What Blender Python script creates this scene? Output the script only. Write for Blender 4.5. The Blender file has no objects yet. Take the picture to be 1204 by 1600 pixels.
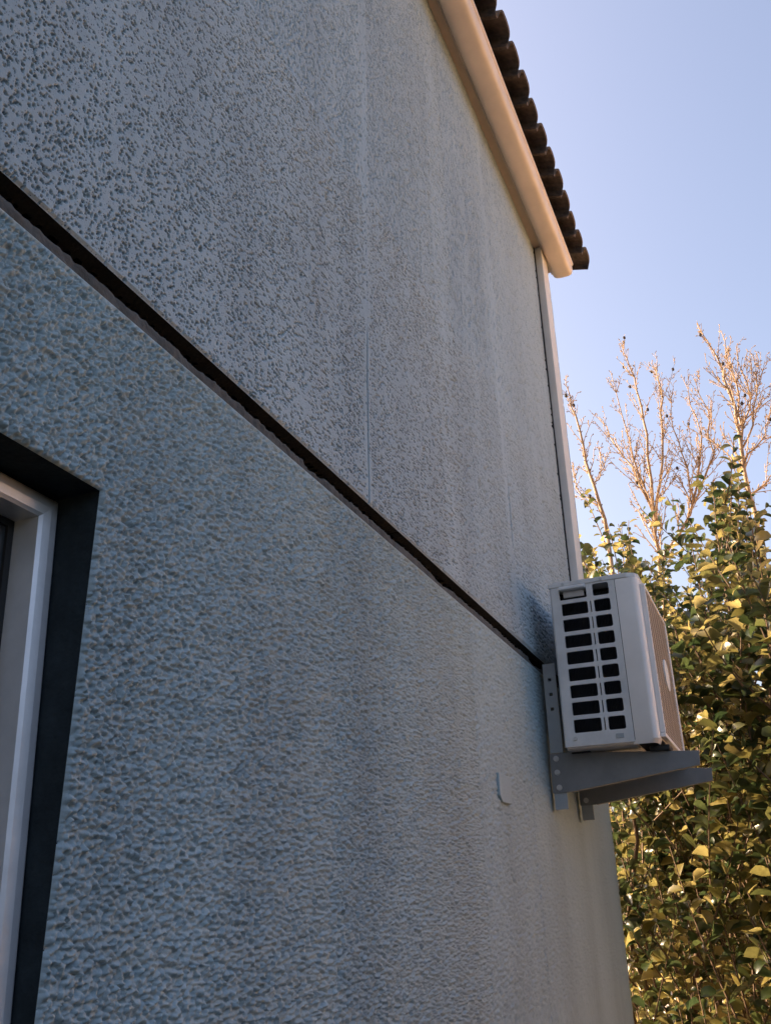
import bpy, bmesh, math, random
import numpy as np
from mathutils import Matrix, Vector

random.seed(7)
rng = np.random.default_rng(11)
scene = bpy.context.scene
col = scene.collection
EYE = 1.55                                   # eye height; z values written as EYE + h are measured from the eye

# ------------------------------------------------------------------ camera
CAM = np.array([0.0, -0.65, EYE])
CR = np.array([[0.40024924, -0.37055716, -0.83814553],
               [-0.91619751, -0.18133076, -0.35735316],
               [-0.01956179, 0.91093718, -0.41208105]])
cd = bpy.data.cameras.new('camera')
cam = bpy.data.objects.new('camera', cd)
col.objects.link(cam)
M4 = Matrix.Identity(4)
for i in range(3):
    for j in range(3):
        M4[i][j] = CR[i, j]
    M4[i][3] = CAM[i]
cam.matrix_world = M4
cd.sensor_fit = 'VERTICAL'
cd.sensor_height = 24.0
cd.lens = 24.0 * 1411.4 / 1600.0
cd.clip_start = 0.02
cd.clip_end = 3000
scene.camera = cam

# ------------------------------------------------------------------ sky, sun, exposure
SUN_DIR = Vector((0.06, 0.998, 0.0)).normalized()       # horizontal direction towards the sun
SUN_EL = math.radians(27)
to_sun = Vector((SUN_DIR.x * math.cos(SUN_EL), SUN_DIR.y * math.cos(SUN_EL), math.sin(SUN_EL)))
w = bpy.data.worlds.new('World')
scene.world = w
w.use_nodes = True
wn = w.node_tree
bg = wn.nodes['Background']
sky = wn.nodes.new('ShaderNodeTexSky')
sky.sky_type = 'NISHITA'
sky.sun_disc = False
sky.sun_elevation = SUN_EL
sky.sun_rotation = math.atan2(SUN_DIR.x, SUN_DIR.y)
sky.air_density = 1.0
sky.dust_density = 6.5
sky.ozone_density = 1.6
tint = wn.nodes.new('ShaderNodeMix')                  # white balance of the whole sky
tint.data_type = 'RGBA'
tint.blend_type = 'MULTIPLY'
tint.inputs[0].default_value = 1.0
tint.inputs[7].default_value = (1.10, 0.975, 0.93, 1)
wn.links.new(sky.outputs[0], tint.inputs[6])
wn.links.new(tint.outputs[2], bg.inputs[0])
bg.inputs[1].default_value = 0.124
sd = bpy.data.lights.new('sun', 'SUN')
sd.energy = 5.0
sd.angle = math.radians(0.55)
sd.color = (1.0, 0.76, 0.48)
sun = bpy.data.objects.new('sun', sd)
col.objects.link(sun)
sun.location = (6, 8, 8)
sun.rotation_euler = to_sun.to_track_quat('Z', 'Y').to_euler()
scene.view_settings.view_transform = 'Standard'
scene.view_settings.look = 'None'
scene.view_settings.gamma = 1.0
scene.view_settings.exposure = 1.75
scene.view_settings.use_curve_mapping = False

# ------------------------------------------------------------------ materials
def mat(name, base=(0.5, 0.5, 0.5), rough=0.6, metal=0.0, spec=0.5, var=0.0, vscale=20.0, bump=0.0, bscale=200.0,
        var_col=None, stretch=(1, 1, 1)):
    m = bpy.data.materials.new(name)
    m.use_nodes = True
    nt = m.node_tree
    b = nt.nodes['Principled BSDF']
    b.inputs['Base Color'].default_value = (*base, 1)
    b.inputs['Roughness'].default_value = rough
    b.inputs['Metallic'].default_value = metal
    b.inputs['Specular IOR Level'].default_value = spec
    tc = nt.nodes.new('ShaderNodeTexCoord')
    mp = nt.nodes.new('ShaderNodeMapping')
    mp.inputs['Scale'].default_value = stretch
    nt.links.new(tc.outputs['Object'], mp.inputs[0])
    if var > 0 or var_col:
        n = nt.nodes.new('ShaderNodeTexNoise')
        n.inputs['Scale'].default_value = vscale
        n.inputs['Detail'].default_value = 6
        n.inputs['Roughness'].default_value = 0.65
        nt.links.new(mp.outputs[0], n.inputs['Vector'])
        r = nt.nodes.new('ShaderNodeMapRange')
        r.inputs[1].default_value = 0.35
        r.inputs[2].default_value = 0.68
        nt.links.new(n.outputs[0], r.inputs[0])
        mx = nt.nodes.new('ShaderNodeMix')
        mx.data_type = 'RGBA'
        vc = var_col if var_col else tuple(c * (1 - var) for c in base)
        mx.inputs[6].default_value = (*base, 1)
        mx.inputs[7].default_value = (*vc, 1)
        nt.links.new(r.outputs[0], mx.inputs[0])
        nt.links.new(mx.outputs[2], b.inputs['Base Color'])
    if bump > 0:
        n2 = nt.nodes.new('ShaderNodeTexNoise')
        n2.inputs['Scale'].default_value = bscale
        n2.inputs['Detail'].default_value = 4
        nt.links.new(tc.outputs['Object'], n2.inputs['Vector'])
        bp = nt.nodes.new('ShaderNodeBump')
        bp.inputs['Strength'].default_value = bump
        bp.inputs['Distance'].default_value = 0.002
        nt.links.new(n2.outputs[0], bp.inputs['Height'])
        nt.links.new(bp.outputs[0], b.inputs['Normal'])
    return m


def stucco_mat(name, base, grime, speck=0.0, seams=()):
    """painted render: even paint, rain streaks running down, fine grain relief"""
    m = bpy.data.materials.new(name)
    m.use_nodes = True
    nt = m.node_tree
    L = nt.links.new
    b = nt.nodes['Principled BSDF']
    b.inputs['Roughness'].default_value = 0.62
    b.inputs['Specular IOR Level'].default_value = 0.35
    tc = nt.nodes.new('ShaderNodeTexCoord')

    def noise(scale, sx, sz, lo, hi, detail=5):
        mp = nt.nodes.new('ShaderNodeMapping')
        mp.inputs['Scale'].default_value = (sx, 1, sz)
        L(tc.outputs['Object'], mp.inputs[0])
        n = nt.nodes.new('ShaderNodeTexNoise')
        n.inputs['Scale'].default_value = scale
        n.inputs['Detail'].default_value = detail
        L(mp.outputs[0], n.inputs['Vector'])
        r = nt.nodes.new('ShaderNodeMapRange')
        r.inputs[1].default_value = lo
        r.inputs[2].default_value = hi
        L(n.outputs[0], r.inputs[0])
        return r.outputs[0]

    def mix(fac, a, c, amount):
        mu = nt.nodes.new('ShaderNodeMath')
        mu.operation = 'MULTIPLY'
        mu.inputs[1].default_value = amount
        L(fac, mu.inputs[0])
        mx = nt.nodes.new('ShaderNodeMix')
        mx.data_type = 'RGBA'
        L(mu.outputs[0], mx.inputs[0])
        if isinstance(a, tuple):
            mx.inputs[6].default_value = (*a, 1)
        else:
            L(a, mx.inputs[6])
        mx.inputs[7].default_value = (*c, 1)
        return mx.outputs[2]
    c = mix(noise(6.0, 1.0, 0.12, 0.42, 0.72), base, grime, 0.46)          # rain streaks
    c = mix(noise(2.2, 1.0, 0.8, 0.45, 0.75), c, tuple(x * 1.18 for x in base), 0.5)
    c = mix(noise(260.0, 1.0, 1.0, 0.55, 0.75, 2), c, grime, 0.45)         # grain
    clear = None                                                           # pale trowelled streaks at the day joints
    for (sx, wd, amt) in seams:
        sp0 = nt.nodes.new('ShaderNodeSeparateXYZ')
        L(tc.outputs['Object'], sp0.inputs[0])
        sub = nt.nodes.new('ShaderNodeMath'); sub.operation = 'SUBTRACT'; sub.inputs[1].default_value = sx
        L(sp0.outputs[0], sub.inputs[0])
        ab = nt.nodes.new('ShaderNodeMath'); ab.operation = 'ABSOLUTE'
        L(sub.outputs[0], ab.inputs[0])
        band = nt.nodes.new('ShaderNodeMapRange')
        band.inputs[1].default_value = wd; band.inputs[2].default_value = wd * 0.25
        L(ab.outputs[0], band.inputs[0])
        mm = nt.nodes.new('ShaderNodeMath'); mm.operation = 'MULTIPLY'
        L(band.outputs[0], mm.inputs[0]); L(noise(9.0, 2.0, 0.25, 0.35, 0.6), mm.inputs[1])
        c = mix(mm.outputs[0], c, tuple(x * 1.25 for x in base), amt)
        if clear is None: clear = mm.outputs[0]
        else:
            mxx = nt.nodes.new('ShaderNodeMath'); mxx.operation = 'MAXIMUM'
            L(clear, mxx.inputs[0]); L(mm.outputs[0], mxx.inputs[1]); clear = mxx.outputs[0]
    if speck > 0:                                                          # dark specks painted in for the shade and grime of the pits
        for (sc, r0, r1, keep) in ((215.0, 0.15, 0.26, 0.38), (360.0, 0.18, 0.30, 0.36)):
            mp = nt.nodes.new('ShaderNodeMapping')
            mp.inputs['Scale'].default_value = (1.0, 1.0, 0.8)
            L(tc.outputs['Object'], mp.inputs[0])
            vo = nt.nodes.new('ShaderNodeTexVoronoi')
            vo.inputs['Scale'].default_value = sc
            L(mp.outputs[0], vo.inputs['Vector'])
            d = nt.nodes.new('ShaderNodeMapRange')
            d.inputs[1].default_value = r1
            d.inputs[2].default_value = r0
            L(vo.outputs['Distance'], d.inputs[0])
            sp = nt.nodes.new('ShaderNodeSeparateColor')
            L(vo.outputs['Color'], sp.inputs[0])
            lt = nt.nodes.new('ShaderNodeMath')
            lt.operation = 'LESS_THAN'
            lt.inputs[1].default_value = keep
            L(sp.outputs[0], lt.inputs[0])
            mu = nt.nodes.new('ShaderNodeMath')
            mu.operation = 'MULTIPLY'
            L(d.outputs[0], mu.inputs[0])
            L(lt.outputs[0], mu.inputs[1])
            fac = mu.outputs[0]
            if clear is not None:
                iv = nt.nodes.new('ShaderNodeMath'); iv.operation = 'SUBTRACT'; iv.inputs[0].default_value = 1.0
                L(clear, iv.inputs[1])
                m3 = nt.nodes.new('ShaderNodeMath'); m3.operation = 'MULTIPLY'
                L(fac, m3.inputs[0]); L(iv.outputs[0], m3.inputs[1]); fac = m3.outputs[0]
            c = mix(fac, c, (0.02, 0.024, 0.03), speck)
    L(c, b.inputs['Base Color'])
    n2 = nt.nodes.new('ShaderNodeTexNoise')
    n2.inputs['Scale'].default_value = 330
    n2.inputs['Detail'].default_value = 3
    L(tc.outputs['Object'], n2.inputs['Vector'])
    bp = nt.nodes.new('ShaderNodeBump')
    bp.inputs['Strength'].default_value = 0.5
    bp.inputs['Distance'].default_value = 0.0005
    L(n2.outputs[0], bp.inputs['Height'])
    L(bp.outputs[0], b.inputs['Normal'])
    return m


def leaf_mat(name, cols):
    m = bpy.data.materials.new(name)
    m.use_nodes = True
    nt = m.node_tree
    L = nt.links.new
    b = nt.nodes['Principled BSDF']
    out = nt.nodes['Material Output']
    b.inputs['Roughness'].default_value = 0.33
    g = nt.nodes.new('ShaderNodeNewGeometry')
    oi = nt.nodes.new('ShaderNodeObjectInfo')
    ad = nt.nodes.new('ShaderNodeMath')
    ad.operation = 'ADD'
    L(g.outputs['Random Per Island'], ad.inputs[0])
    L(oi.outputs['Random'], ad.inputs[1])
    fr = nt.nodes.new('ShaderNodeMath')
    fr.operation = 'FRACT'
    L(ad.outputs[0], fr.inputs[0])
    ramp = nt.nodes.new('ShaderNodeValToRGB')
    el = ramp.color_ramp.elements
    el[0].position = 0.0
    el[0].color = (*cols[0], 1)
    el[1].position = 1.0
    el[1].color = (*cols[-1], 1)
    for i, c in enumerate(cols[1:-1]):
        e = el.new((i + 1) / (len(cols) - 1))
        e.color = (*c, 1)
    L(fr.outputs[0], ramp.inputs[0])
    tc = nt.nodes.new('ShaderNodeTexCoord')
    n = nt.nodes.new('ShaderNodeTexNoise')
    n.inputs['Scale'].default_value = 60
    L(tc.outputs['Object'], n.inputs['Vector'])
    hv = nt.nodes.new('ShaderNodeHueSaturation')
    mr = nt.nodes.new('ShaderNodeMapRange')
    mr.inputs[1].default_value = 0.3
    mr.inputs[2].default_value = 0.7
    mr.inputs[3].default_value = 0.75
    mr.inputs[4].default_value = 1.2
    L(n.outputs[0], mr.inputs[0])
    L(mr.outputs[0], hv.inputs['Value'])
    L(ramp.outputs[0], hv.inputs['Color'])
    L(hv.outputs[0], b.inputs['Base Color'])
    tr = nt.nodes.new('ShaderNodeBsdfTranslucent')
    hv2 = nt.nodes.new('ShaderNodeHueSaturation')
    hv2.inputs['Saturation'].default_value = 0.88
    hv2.inputs['Value'].default_value = 2.3
    L(hv.outputs[0], hv2.inputs['Color'])
    L(hv2.outputs[0], tr.inputs['Color'])
    ms = nt.nodes.new('ShaderNodeMixShader')
    ms.inputs[0].default_value = 0.36
    L(b.outputs[0], ms.inputs[1])
    L(tr.outputs[0], ms.inputs[2])
    L(ms.outputs[0], out.inputs['Surface'])
    return m


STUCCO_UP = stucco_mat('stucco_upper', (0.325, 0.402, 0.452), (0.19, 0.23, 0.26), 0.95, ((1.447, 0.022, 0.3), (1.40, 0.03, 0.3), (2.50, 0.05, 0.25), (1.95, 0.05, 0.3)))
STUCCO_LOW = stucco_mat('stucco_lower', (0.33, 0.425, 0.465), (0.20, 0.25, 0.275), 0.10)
M_REVEAL = mat('dark_reveal_paint', (0.025, 0.037, 0.045), 0.8, spec=0.2, var=0.5, vscale=18, bump=0.9, bscale=120)  # one dark blue-grey over jamb and head
M_FILL = mat('old_mortar', (0.095, 0.095, 0.092), 0.9, var=0.5, vscale=30, bump=0.8, bscale=160)
M_MORTAR = mat('shaded_groove_mortar', (0.03, 0.027, 0.024), 0.9, var=0.55, vscale=35, bump=0.8, bscale=160)  # near black: shade and grime of the deep groove put into the colour
M_TRIM = mat('cream_trim_paint', (0.70, 0.67, 0.64), 0.5, var=0.12, vscale=9, bump=0.1, bscale=60)
M_GUTTER = mat('peach_gutter_paint', (0.75, 0.66, 0.60), 0.42, var=0.14, vscale=7, bump=0.06, bscale=40)
M_SOFFIT = mat('tan_soffit_paint', (0.58, 0.48, 0.40), 0.55, var=0.15, vscale=9)
M_TILE = mat('roof_clay', (0.12, 0.09, 0.075), 0.9, var_col=(0.03, 0.024, 0.021), vscale=26, bump=0.7, bscale=120)
M_CORE = mat('render_side', (0.40, 0.38, 0.35), 0.85, var=0.15, vscale=6, bump=0.5, bscale=140)
M_ALU = mat('anodised_aluminium', (0.78, 0.78, 0.79), 0.38, 0.35, var=0.18, vscale=14, bump=0.05, bscale=80)
M_SEAL = mat('black_rubber', (0.012, 0.012, 0.013), 0.6)
M_GLASS = mat('window_glass', (0.05, 0.055, 0.06), 0.06, spec=0.9)
M_ACW = mat('ac_white_enamel', (0.66, 0.65, 0.64), 0.4, var=0.22, vscale=9, bump=0.04, bscale=60)
M_ACF = mat('ac_front_plastic', (0.84, 0.80, 0.775), 0.45, var=0.08, vscale=12)
M_ACG = mat('ac_grille_plastic', (0.52, 0.42, 0.34), 0.5, var=0.15, vscale=20)  # white plastic with the warm bounce light put into its colour
M_ACD = mat('ac_dark_coil', (0.006, 0.007, 0.011), 0.6, 0.0, spec=0.1, var=0.4, vscale=40)
M_BRK = mat('grey_powder_coat', (0.33, 0.36, 0.38), 0.5, 0.1, var=0.12, vscale=18)
M_ARM = mat('shaded_grey_arm', (0.20, 0.205, 0.21), 0.5, 0.1, var=0.2, vscale=14)  # darker than the upright: shade under the unit put into the colour
M_BOLT = mat('zinc_bolt', (0.5, 0.5, 0.5), 0.32, 0.6)
M_LEAF = leaf_mat('evergreen_leaf', [(0.013, 0.026, 0.009), (0.027, 0.042, 0.012), (0.050, 0.062, 0.016), (0.13, 0.112, 0.026), (0.26, 0.205, 0.06), (0.10, 0.09, 0.022), (0.030, 0.044, 0.013), (0.018, 0.034, 0.011)])
M_STEM = mat('shrub_stem', (0.14, 0.085, 0.05), 0.8, var=0.3, vscale=30, bump=0.4, bscale=150)
M_TWIG = mat('bare_twig', (0.33, 0.22, 0.125), 0.75, var=0.35, vscale=25, bump=0.3, bscale=150)
M_CONE = mat('dark_cone', (0.03, 0.02, 0.016), 0.85, var=0.3, vscale=60)
M_GROUND = mat('sandy_ground', (0.38, 0.29, 0.20), 0.95, var=0.3, vscale=3, bump=0.6, bscale=40)
M_PAVE = mat('pavement_concrete', (0.40, 0.33, 0.27), 0.9, var=0.2, vscale=4, bump=0.4, bscale=60)
M_ROAD = mat('asphalt', (0.055, 0.055, 0.06), 0.85, var=0.3, vscale=8, bump=0.5, bscale=150)
M_KERB = mat('kerb_stone', (0.34, 0.33, 0.31), 0.85, var=0.2, vscale=8)
M_WHITE = mat('white_render', (0.74, 0.73, 0.70), 0.85, var=0.12, vscale=3)
M_IRON = mat('dark_iron', (0.02, 0.02, 0.022), 0.55, 0.3)

# ------------------------------------------------------------------ helpers
def tag(o, label=None, cat=None, group=None, kind=None):
    if label: o['label'] = label
    if cat: o['category'] = cat
    if group: o['group'] = group
    if kind: o['kind'] = kind
    return o


def empty(name, loc=(0, 0, 0), parent=None):
    o = bpy.data.objects.new(name, None)
    o.empty_display_size = 0.1
    col.objects.link(o)
    o.location = loc
    if parent: o.parent = parent
    return o


def link(name, me, m, parent=None, loc=None):
    o = bpy.data.objects.new(name, me)
    if m is not None and len(me.materials) == 0:
        me.materials.append(m)
    col.objects.link(o)
    if parent is not None:
        o.parent = parent
        p = Vector(parent.location)
        q = parent.parent
        while q is not None:
            p = p + q.location
            q = q.parent
        o.matrix_parent_inverse = Matrix.Translation(-p)
    if loc is not None:
        o.location = loc
    return o


def smooth(me, on=True):
    me.polygons.foreach_set('use_smooth', np.full(len(me.polygons), on))


class MB:
    """collects verts and faces of ONE piece"""
    def __init__(s):
        s.v = []; s.f = []

    def add(s, v, f):
        n = len(s.v)
        s.v += [tuple(map(float, p)) for p in v]
        s.f += [tuple(i + n for i in q) for q in f]
        return s

    def box(s, x0, x1, y0, y1, z0, z1):
        return s.add([(x0, y0, z0), (x1, y0, z0), (x1, y1, z0), (x0, y1, z0), (x0, y0, z1), (x1, y0, z1), (x1, y1, z1), (x0, y1, z1)],
                     [(0, 3, 2, 1), (4, 5, 6, 7), (0, 1, 5, 4), (1, 2, 6, 5), (2, 3, 7, 6), (3, 0, 4, 7)])

    def prism(s, loop, a, b, axis):
        """closed loop of 2-D points extruded along an axis (0: loop is y,z; 1: loop is x,z; 2: loop is x,y)"""
        n = len(loop)
        def p(q, t):
            return [(t, q[0], q[1]), (q[0], t, q[1]), (q[0], q[1], t)][axis]
        v = [p(q, a) for q in loop] + [p(q, b) for q in loop]
        f = [(i, (i + 1) % n, (i + 1) % n + n, i + n) for i in range(n)]
        f += [tuple(range(n))[::-1], tuple(range(n, 2 * n))]
        return s.add(v, f)

    def tube(s, pts, rad, sides=6, cap=True):
        pts = [Vector(p) for p in pts]
        if not hasattr(rad, '__len__'): rad = [rad] * len(pts)
        rings = []
        ref = None
        for i, p in enumerate(pts):
            d = (pts[min(i + 1, len(pts) - 1)] - pts[max(i - 1, 0)])
            d = d.normalized() if d.length > 1e-9 else Vector((0, 0, 1))
            if ref is None:
                ref = Vector((0, 0, 1)) if abs(d.z) < 0.9 else Vector((1, 0, 0))
            u = d.cross(ref)
            if u.length < 1e-6: u = d.orthogonal()
            u.normalize()
            w_ = d.cross(u)
            ref = u.cross(d) * -1 if False else ref
            rings.append([p + (u * math.cos(2 * math.pi * k / sides) + w_ * math.sin(2 * math.pi * k / sides)) * rad[i] for k in range(sides)])
        v = [q for r in rings for q in r]
        f = []
        for i in range(len(pts) - 1):
            for k in range(sides):
                a = i * sides + k; b = i * sides + (k + 1) % sides
                f.append((a, b, b + sides, a + sides))
        if cap:
            f.append(tuple(range(sides))[::-1])
            f.append(tuple(range((len(pts) - 1) * sides, len(pts) * sides)))
        return s.add(v, f)

    def mesh(s, name, bevel=0.0, sm=False, seg=2):
        me = bpy.data.meshes.new(name)
        me.from_pydata(s.v, [], s.f)
        bm = bmesh.new(); bm.from_mesh(me)
        bmesh.ops.recalc_face_normals(bm, faces=bm.faces)
        if bevel > 0:
            ed = [e for e in bm.edges if len(e.link_faces) == 2 and e.calc_face_angle(0) > 0.5]
            bmesh.ops.bevel(bm, geom=ed, offset=bevel, segments=seg, affect='EDGES', profile=0.5, clamp_overlap=True)
        bm.to_mesh(me); bm.free()
        if sm: smooth(me)
        me.update()
        return me

    def build(s, name, m, parent=None, bevel=0.0, sm=False, seg=2):
        return link(name, s.mesh(name, bevel, sm, seg), m, parent)


def np_mesh(name, v, f4, sm=True):
    me = bpy.data.meshes.new(name)
    v = np.ascontiguousarray(v, dtype=np.float32); f4 = np.ascontiguousarray(f4, dtype=np.int32)
    k = f4.shape[1]
    me.vertices.add(len(v)); me.vertices.foreach_set('co', v.ravel())
    me.loops.add(f4.size); me.loops.foreach_set('vertex_index', f4.ravel())
    me.polygons.add(len(f4))
    me.polygons.foreach_set('loop_start', np.arange(0, f4.size, k, dtype=np.int32))
    me.update(calc_edges=True)
    smooth(me, sm)
    return me


_perm = np.random.default_rng(3).permutation(1024)
_g = np.random.default_rng(4).uniform(0, 2 * np.pi, 1024)
_gx, _gy = np.cos(_g), np.sin(_g)

def perlin(x, y):
    xi = np.floor(x).astype(np.int64); yi = np.floor(y).astype(np.int64)
    fx = x - xi; fy = y - yi
    u = fx * fx * fx * (fx * (fx * 6 - 15) + 10); v = fy * fy * fy * (fy * (fy * 6 - 15) + 10)
    def g(ix, iy, dx, dy):
        h = _perm[(_perm[ix & 1023] + iy) & 1023]
        return _gx[h] * dx + _gy[h] * dy
    a = g(xi, yi, fx, fy); b = g(xi + 1, yi, fx - 1, fy)
    c = g(xi, yi + 1, fx, fy - 1); d = g(xi + 1, yi + 1, fx - 1, fy - 1)
    return (a + u * (b - a)) + v * ((c + u * (d - c)) - (a + u * (b - a)))     # about -0.7 .. 0.7


def sstep(a, b, x):
    t = np.clip((x - a) / (b - a), 0, 1)
    return t * t * (3 - 2 * t)

# ------------------------------------------------------------------ ground and street
def sheet(name, x0, x1, y0, y1, z, m, kind='structure'):
    o = MB().add([(x0, y0, z), (x1, y0, z), (x1, y1, z), (x0, y1, z)], [(0, 1, 2, 3)]).build(name, m)
    tag(o, kind=kind)
    return o

g = sheet('ground', -600, 900, -700, 700, 0.0, M_GROUND)
sheet('pavement', 12.0, 20.0, -60, 60, 0.10, M_PAVE)
kerb = MB().box(20.0, 20.15, -60, 60, 0.0, 0.115).build('kerb', M_KERB); tag(kerb, kind='structure')
sheet('road', 20.15, 28.0, -60, 60, 0.008, M_ROAD)

# unseen earth bank, added to bounce warm light and dim the lower left wall
bxs = np.linspace(-14, 26, 101); bys = np.linspace(-16, -1.6, 60)
BX, BY = np.meshgrid(bxs, bys)
rt = sstep(1.5, 4.5, BX)
toe = -1.9 + 0.1 * rt + 0.35 * perlin(BX / 3, BX * 0 + .3); brow = -3.5 - 1.2 * rt
BZ = 0.006 + (2.6 + 0.7 * rt) * sstep(0, 1, (BY - toe) / (brow - toe)) + 0.12 * perlin(BX / 1.1, BY / 1.1) * sstep(0, 0.3, (BY - toe) / (brow - toe)) - 0.3 * sstep(-0.05, -0.2, (BY - toe) / (brow - toe))
bi = np.arange(BX.size).reshape(BX.shape)
bq = np.stack([bi[:-1, :-1], bi[:-1, 1:], bi[1:, 1:], bi[1:, :-1]], -1).reshape(-1, 4)
M_BANK = mat('bounce_bank_ochre', (0.70, 0.48, 0.28), 0.95, var=0.3, vscale=2, bump=0.6, bscale=30)
nt = M_BANK.node_tree
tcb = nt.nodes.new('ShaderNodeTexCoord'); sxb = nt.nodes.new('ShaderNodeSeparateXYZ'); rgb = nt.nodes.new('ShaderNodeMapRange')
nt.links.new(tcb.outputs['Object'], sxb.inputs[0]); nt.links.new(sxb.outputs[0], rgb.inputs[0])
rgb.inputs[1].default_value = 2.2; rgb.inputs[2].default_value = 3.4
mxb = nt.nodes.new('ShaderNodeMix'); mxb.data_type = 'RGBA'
mxb.inputs[6].default_value = (0.045, 0.05, 0.03, 1)  # dark end of the added bank, keeps the near wall dim
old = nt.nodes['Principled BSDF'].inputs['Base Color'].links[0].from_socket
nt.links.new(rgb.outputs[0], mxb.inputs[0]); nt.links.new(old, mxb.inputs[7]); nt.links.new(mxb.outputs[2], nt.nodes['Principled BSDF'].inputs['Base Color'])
sheet('unseen_dark_strip', -14, 3.3, -1.9, -0.02, 0.012, M_ROAD)  # added out of view, a dark strip to cut bounce onto the wall
tag(link('bounce_bank', np_mesh('bounce_bank', np.stack([BX, BY, BZ], -1).reshape(-1, 3), bq), M_BANK), kind='structure')

# ------------------------------------------------------------------ the house
XC = 3.66                                     # corner of the wall
ZG0, ZG1 = EYE + 0.692, EYE + 0.736           # horizontal groove
ZE = EYE + 2.86                               # wall head under the eave
WX, WZ = 0.721, EYE + 0.451                   # window opening: right jamb, head
WZB = EYE - 0.45
HD = 5.0                                      # depth of the house
house = empty('house', (0, 0, 0))
tag(house, 'house with blue grey roughcast wall, peach gutter and dark roof tiles', 'house')

# columns: fine where the eye is near, coarse far along the wall; beyond XM only every second row is used
XS, XM = 1.30, 2.05
xa = 0.65 * np.tan(np.linspace(math.atan(0.40 / 0.65), math.atan(XS / 0.65), 450))
xa[int(np.argmin(abs(xa - WX)))] = WX
xm = 0.65 * np.tan(np.linspace(math.atan(XS / 0.65), math.atan(XM / 0.65), 180))[1:]
XLOW = np.concatenate([[-4.0, -2.0, -1.0, -0.3, 0.0, 0.2, 0.3, 0.36], xa, xm])
XUP = np.sort(np.concatenate([XLOW, 1.447 + np.array([-.006, -.004, -.0026, -.0014, 0, .0014, .0026, .004, .006])]))
xb = 0.65 * np.tan(np.linspace(math.atan(XM / 0.65), math.atan(XC / 0.65), 190))
xb = np.sort(np.concatenate([xb, 2.515 + np.array([-.006, -.003, 0, .003, .006])]))
xb[0] = XM
xb[-1] = XC




def grains(x, z, cx, cz, seed):
    """packed lumps with creases between them, 0 in the creases to about 1 on the lumps"""
    gx, gz = x / cx, z / cz
    ix, iz = np.floor(gx).astype(np.int64), np.floor(gz).astype(np.int64)
    out = np.zeros_like(x)
    for dx in (-1, 0, 1):
        for dz in (-1, 0, 1):
            h = _perm[(_perm[(ix + dx + seed * 37) & 1023] + iz + dz) & 1023]
            r = _rnd[h]
            d2 = ((gx - ix - dx - 0.1 - 0.8 * r[..., 0]) ** 2 + (gz - iz - dz - 0.1 - 0.8 * r[..., 1]) ** 2) / (0.62 * (0.55 + 0.8 * r[..., 2])) ** 2
            out = np.maximum(out, np.sqrt(np.clip(1 - d2, 0, 1)) * (0.35 + 0.65 * r[..., 3]))
    return out


_rnd = np.random.default_rng(8).uniform(0, 1, (1024, 4))

def spots(x, z, cx, cz, rad, prob, seed):
    """scattered round-ish hollows: one per cell of cx by cz at most, 0 outside, 1 at the bottom"""
    gx, gz = x / cx, z / cz
    ix, iz = np.floor(gx).astype(np.int64), np.floor(gz).astype(np.int64)
    out = np.zeros_like(x)
    for dx in (-1, 0, 1):
        for dz in (-1, 0, 1):
            h = _perm[(_perm[(ix + dx + seed * 37) & 1023] + iz + dz) & 1023]
            r = _rnd[h]
            px = (ix + dx + 0.15 + 0.7 * r[..., 0]) * cx; pz = (iz + dz + 0.15 + 0.7 * r[..., 1]) * cz
            rr = rad * (0.45 + 0.75 * r[..., 2])
            d2 = ((x - px) / rr) ** 2 + ((z - pz) / (rr * 1.25)) ** 2
            out = np.maximum(out, np.where(r[..., 3] < prob, sstep(1.35, 0.45, d2), 0))
    return out


def relief_upper(X, Z):
    """flat floated render, full of small open pits; trowel seams running down"""
    wx = X + 0.003 * perlin(X * 60 + 3, Z * 60); wz = Z + 0.003 * perlin(X * 60 + 90, Z * 60 + 7)
    dens = 0.40 * perlin(X / 0.22, Z / 0.35) + 0.25 * perlin(X / 0.05 + 4, Z / 0.07)
    # smoother where the render was trowelled: bands beside the seams, under the eave and at the corner
    seam = np.exp(-((X - 1.445 - 0.006 * perlin(Z * 3, Z * 0 + 2)) / 0.018) ** 2) + 0.8 * np.exp(-((X - 2.50) / 0.03) ** 2)
    calm = np.clip(0.7 * np.clip(seam, 0, 1) + 0.35 * sstep(2.6, 3.5, X) - dens, -0.5, 0.9)
    pits = spots(wx, wz, 0.0062, 0.0073, 0.0019, 0.42 - 0.4 * calm, 1) * 0.0075
    pits = np.maximum(pits, spots(wx + 0.31, wz + 0.17, 0.0050, 0.0058, 0.0014, 0.28 - 0.4 * calm, 2) * 0.005)
    base = 0.0006 * perlin(X / 0.02, Z / 0.02) + 0.0025 * perlin(X / 0.3, Z / 0.45)
    ridge = 0.0006 * np.exp(-((X - 1.452) / 0.006) ** 2)
    crack = 0.018 * np.exp(-((X - 1.447 - 0.0008 * perlin(Z * 20, Z * 0)) / 0.0014) ** 2) * sstep(EYE + 1.18, EYE + 0.98, Z)
    crack2 = 0.010 * np.exp(-((X - 2.515) / 0.004) ** 2) * sstep(EYE + 1.30, EYE + 1.2, Z) * sstep(EYE + 1.02, EYE + 1.08, Z)
    return -pits + base + ridge - crack - crack2


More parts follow.
